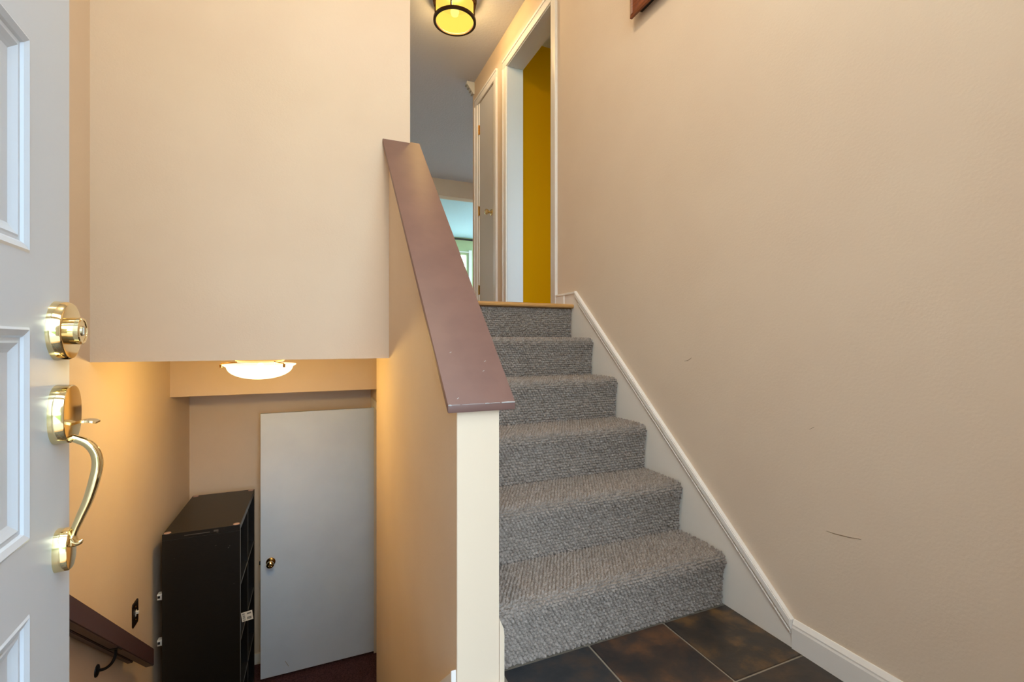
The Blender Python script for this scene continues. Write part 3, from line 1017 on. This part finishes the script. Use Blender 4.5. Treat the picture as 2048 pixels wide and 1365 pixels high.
# ================================================================ LAMPS
def point(name, loc, power, col, rad, parent):
    l = bpy.data.lights.new(name, 'POINT')
    l.energy = power; l.color = col; l.shadow_soft_size = rad
    o = bpy.data.objects.new(name, l)
    C.objects.link(o); o.location = loc; o.parent = parent
    return o


def drum_lamp(x, y, label, power, rz=0.0, col=(1.0, .84, .62), glass='amberglass'):
    t = thing('ceiling_lamp', label, 'lamp', (x, y, CE), rz)
    t.scale = (1.08, 1.08, 1.12)
    bm = B(); lathe(bm, [(0, 0), (.150, 0), (.150, -.016), (.140, -.022), (0, -.022)], 48); obj('canopy', bm, 'bronze', t, True)
    bm = B(); lathe(bm, [(.128, -.023), (.128, -.146)], 48, caps=False); obj('glass_drum', bm, glass, t, True)
    bm = B(); lathe(bm, [(.127, -.147), (0, -.148)], 48, caps=False); obj('glass_bottom', bm, glass, t, True)
    for z in (-.030, -.150):
        bm = B()
        lathe(bm, [(.129, z - .008), (.146, z - .008), (.146, z + .008), (.129, z + .008), (.129, z - .008)], 48, caps=False)
        obj('ring', bm, 'bronze', t, True)
    for k in range(4):
        a = math.radians(40 + 90 * k)
        bm = B(); box(bm, .131, .139, -.005, .005, -.145, -.022, mtx=Matrix.Rotation(a, 4, 'Z')); obj('strut', bm, 'bronze', t)
    bm = B(); lathe(bm, [(0, -.04), (.010, -.042), (.024, -.065), (.030, -.088), (.024, -.108), (0, -.118)], 20, caps=False); obj('bulb', bm, 'bulb', t, True)
    point('bulb_light', (0, 0, -.085), power, col, .10, t)
    return t


drum_lamp(.955, 3.33, 'amber glass drum lamp with bronze rings on the hall ceiling', LAMP_HALL, math.radians(24))
drum_lamp(.25, 1.05, 'unseen frosted drum lamp added to brighten the entry landing', FILL_FOYER, col=(1.0, .87, .71), glass='domeglass')  # added fill: unseen lamp that evens out the entry walls

dl = thing('dome_lamp', 'alabaster glass bowl lamp on the lower ceiling', 'lamp', (-.268, 2.80, HB))
bm = B(); lathe(bm, [(0, 0), (.115, 0), (.118, -.012), (.108, -.020), (0, -.022)], 40); obj('canopy', bm, 'brass', dl, True)
bm = B()
pr = [(.172, -.030), (.174, -.034), (.165, -.040), (.158, -.044)]
for k in range(1, 12):
    a = k / 11 * math.pi / 2
    pr.append((.156 * math.cos(a), -.046 - .066 * math.sin(a)))
pr[-1] = (0, pr[-1][1])
lathe(bm, pr, 48, caps=False)
obj('glass_bowl', bm, 'domeglass', dl, True)
for k in range(3):
    a = math.radians(192 + 120 * k)
    cl_ = bpy.data.objects.new('clip', None); C.objects.link(cl_); cl_.parent = dl; cl_.rotation_euler = (0, 0, a)
    bm = B(); tube(bm, [(.10, 0, -.018), (.15, 0, -.022), (.178, 0, -.024)], .003, 8); obj('clip_arm', bm, 'brassdark', cl_)
    bm = B(); lathe(bm, [(0, -.012), (.006, -.012), (.007, .004), (0, .006)], 14, at(.179, 0, -.032)); obj('finial', bm, 'brassdark', cl_, True)
bm = B(); lathe(bm, [(0, -.024), (.008, -.025), (.016, -.035), (.018, -.044), (.014, -.053), (0, -.058)], 20, caps=False); obj('bulb', bm, 'bulb', dl, True)
point('bulb_light', (0, 0, -.06), LAMP_LOWER, (1.0, .72, .25), .03, dl)

# ================================================================ PICTURE FRAME (lower corner enters the view)
pf = thing('picture_frame', 'reddish wooden picture frame on the tall cream wall', 'frame', (XR, 1.825, 2.549))
fw, fh, mw = .46, .58, .055
bxo('back_box', 'black', pf, (-.034, 0, -fw + .03, -.03, .025, fh - .03))
bxo('canvas', 'canvas', pf, (-.040, -.036, -fw + mw, -mw, mw, fh - mw))
for side in range(4):
    bm = B()
    L0 = fw if side in (0, 2) else fh
    # mitred moulding with a raised outer lip
    rows_ = [(0, -.036), (0, -.048), (.012, -.052), (.018, -.046), (.040, -.042), (mw, -.036)]
    V = []
    for (ins, x) in rows_:
        if side == 0: p = ((x, -ins, ins), (x, -fw + ins, ins))
        elif side == 2: p = ((x, -ins, fh - ins), (x, -fw + ins, fh - ins))
        elif side == 1: p = ((x, -ins, ins), (x, -ins, fh - ins))
        else: p = ((x, -fw + ins, ins), (x, -fw + ins, fh - ins))
        V.append([bm.verts.new(q) for q in p])
    for a, b in zip(V, V[1:]):
        bm.faces.new((a[0], a[1], b[1], b[0]))
    bm.faces.new((V[-1][0], V[-1][1], V[0][1], V[0][0]))
    bm.faces.new([v[0] for v in V]); bm.faces.new([v[1] for v in V][::-1])
    obj('moulding', bm, 'frame', pf)

# ================================================================ OUTSIDE
tag(bxo('front_lawn', 'lawn', None, (-20, 20, -30, -1.9, -.40, -.30)), 'green front lawn beyond the doorstep', 'lawn', kind='structure')
tag(bxo('daylight_blocker', 'blockerbrown', None, (1.45, 1.7, -3.2, -.33, -.40, 2.1)), 'added brown screen blocking daylight beside the front step', 'wall', kind='structure')  # unseen blocker, added to keep daylight off the open front door
tag(bxo('daylight_blocker', 'blockerbrown', None, (-1.2, -.95, -3.2, -.33, -.40, 2.1)), 'added brown screen blocking daylight on the hinge side of the front step', 'wall', kind='structure')  # second unseen blocker, added to cut daylight through the doorway
tag(bxo('walkway', 'concrete', None, (-2.5, 1.6, -14, -1.91, -.30, -.27)), 'unseen pale concrete walkway added to bounce light into the entry', 'walkway', kind='structure')  # added as a pale reflector outside the doorway
tag(bxo('doorstep', 'concrete', None, (-.94, 1.44, -1.9, -.33, -.40, -.03), bev=.01), 'concrete doorstep outside the front door', 'doorstep', kind='structure')
tag(bxo('patio', 'concrete', None, (-6, 12, 11.1, 30, .5, .6)), 'unseen pale concrete patio added to bounce light into the living room', 'patio', kind='structure')  # added pale ground, keeps the light bounced indoors from turning green


def tree(x, y, z, h, r, nleaf, seed, label, leaf):
    t = thing('tree', label, 'tree', (x, y, z))
    rg = random.Random(seed)
    bm = B(); tube(bm, [(0, 0, 0), (.05, .02, h * .4), (0, .05, h * .8)], [.14, .10, .04], 10); obj('trunk', bm, 'bark', t, True)
    bm = B()
    for k in range(nleaf):
        while True:
            p = Vector((rg.uniform(-1, 1), rg.uniform(-1, 1), rg.uniform(-1, 1)))
            if .3 < p.length < 1: break
        p = Vector((p.x * r, p.y * r, h * .62 + p.z * h * .45))
        a = Vector((rg.uniform(-1, 1), rg.uniform(-1, 1), rg.uniform(-1, 1))).normalized() * leaf
        b = a.orthogonal() * .5
        q = [p - a, p + b, p + a, p - b]
        bm.faces.new([bm.verts.new(v) for v in q])
    f = obj('foliage', bm, 'leaf', t, tri_fix=False); f['kind'] = 'stuff'
    return t


tree(4.6, 15.5, .6, 4.6, 1.9, 2200, 3, 'pale green leafy tree outside the living room window', .10)
tree(-7.5, -14.0, -.30, 4.6, 2.0, 2600, 5, 'leafy tree on the front lawn left of the path', .13)
tree(8.2, -16.0, -.30, 5.2, 2.4, 2600, 8, 'leafy tree on the front lawn right of the path', .13)
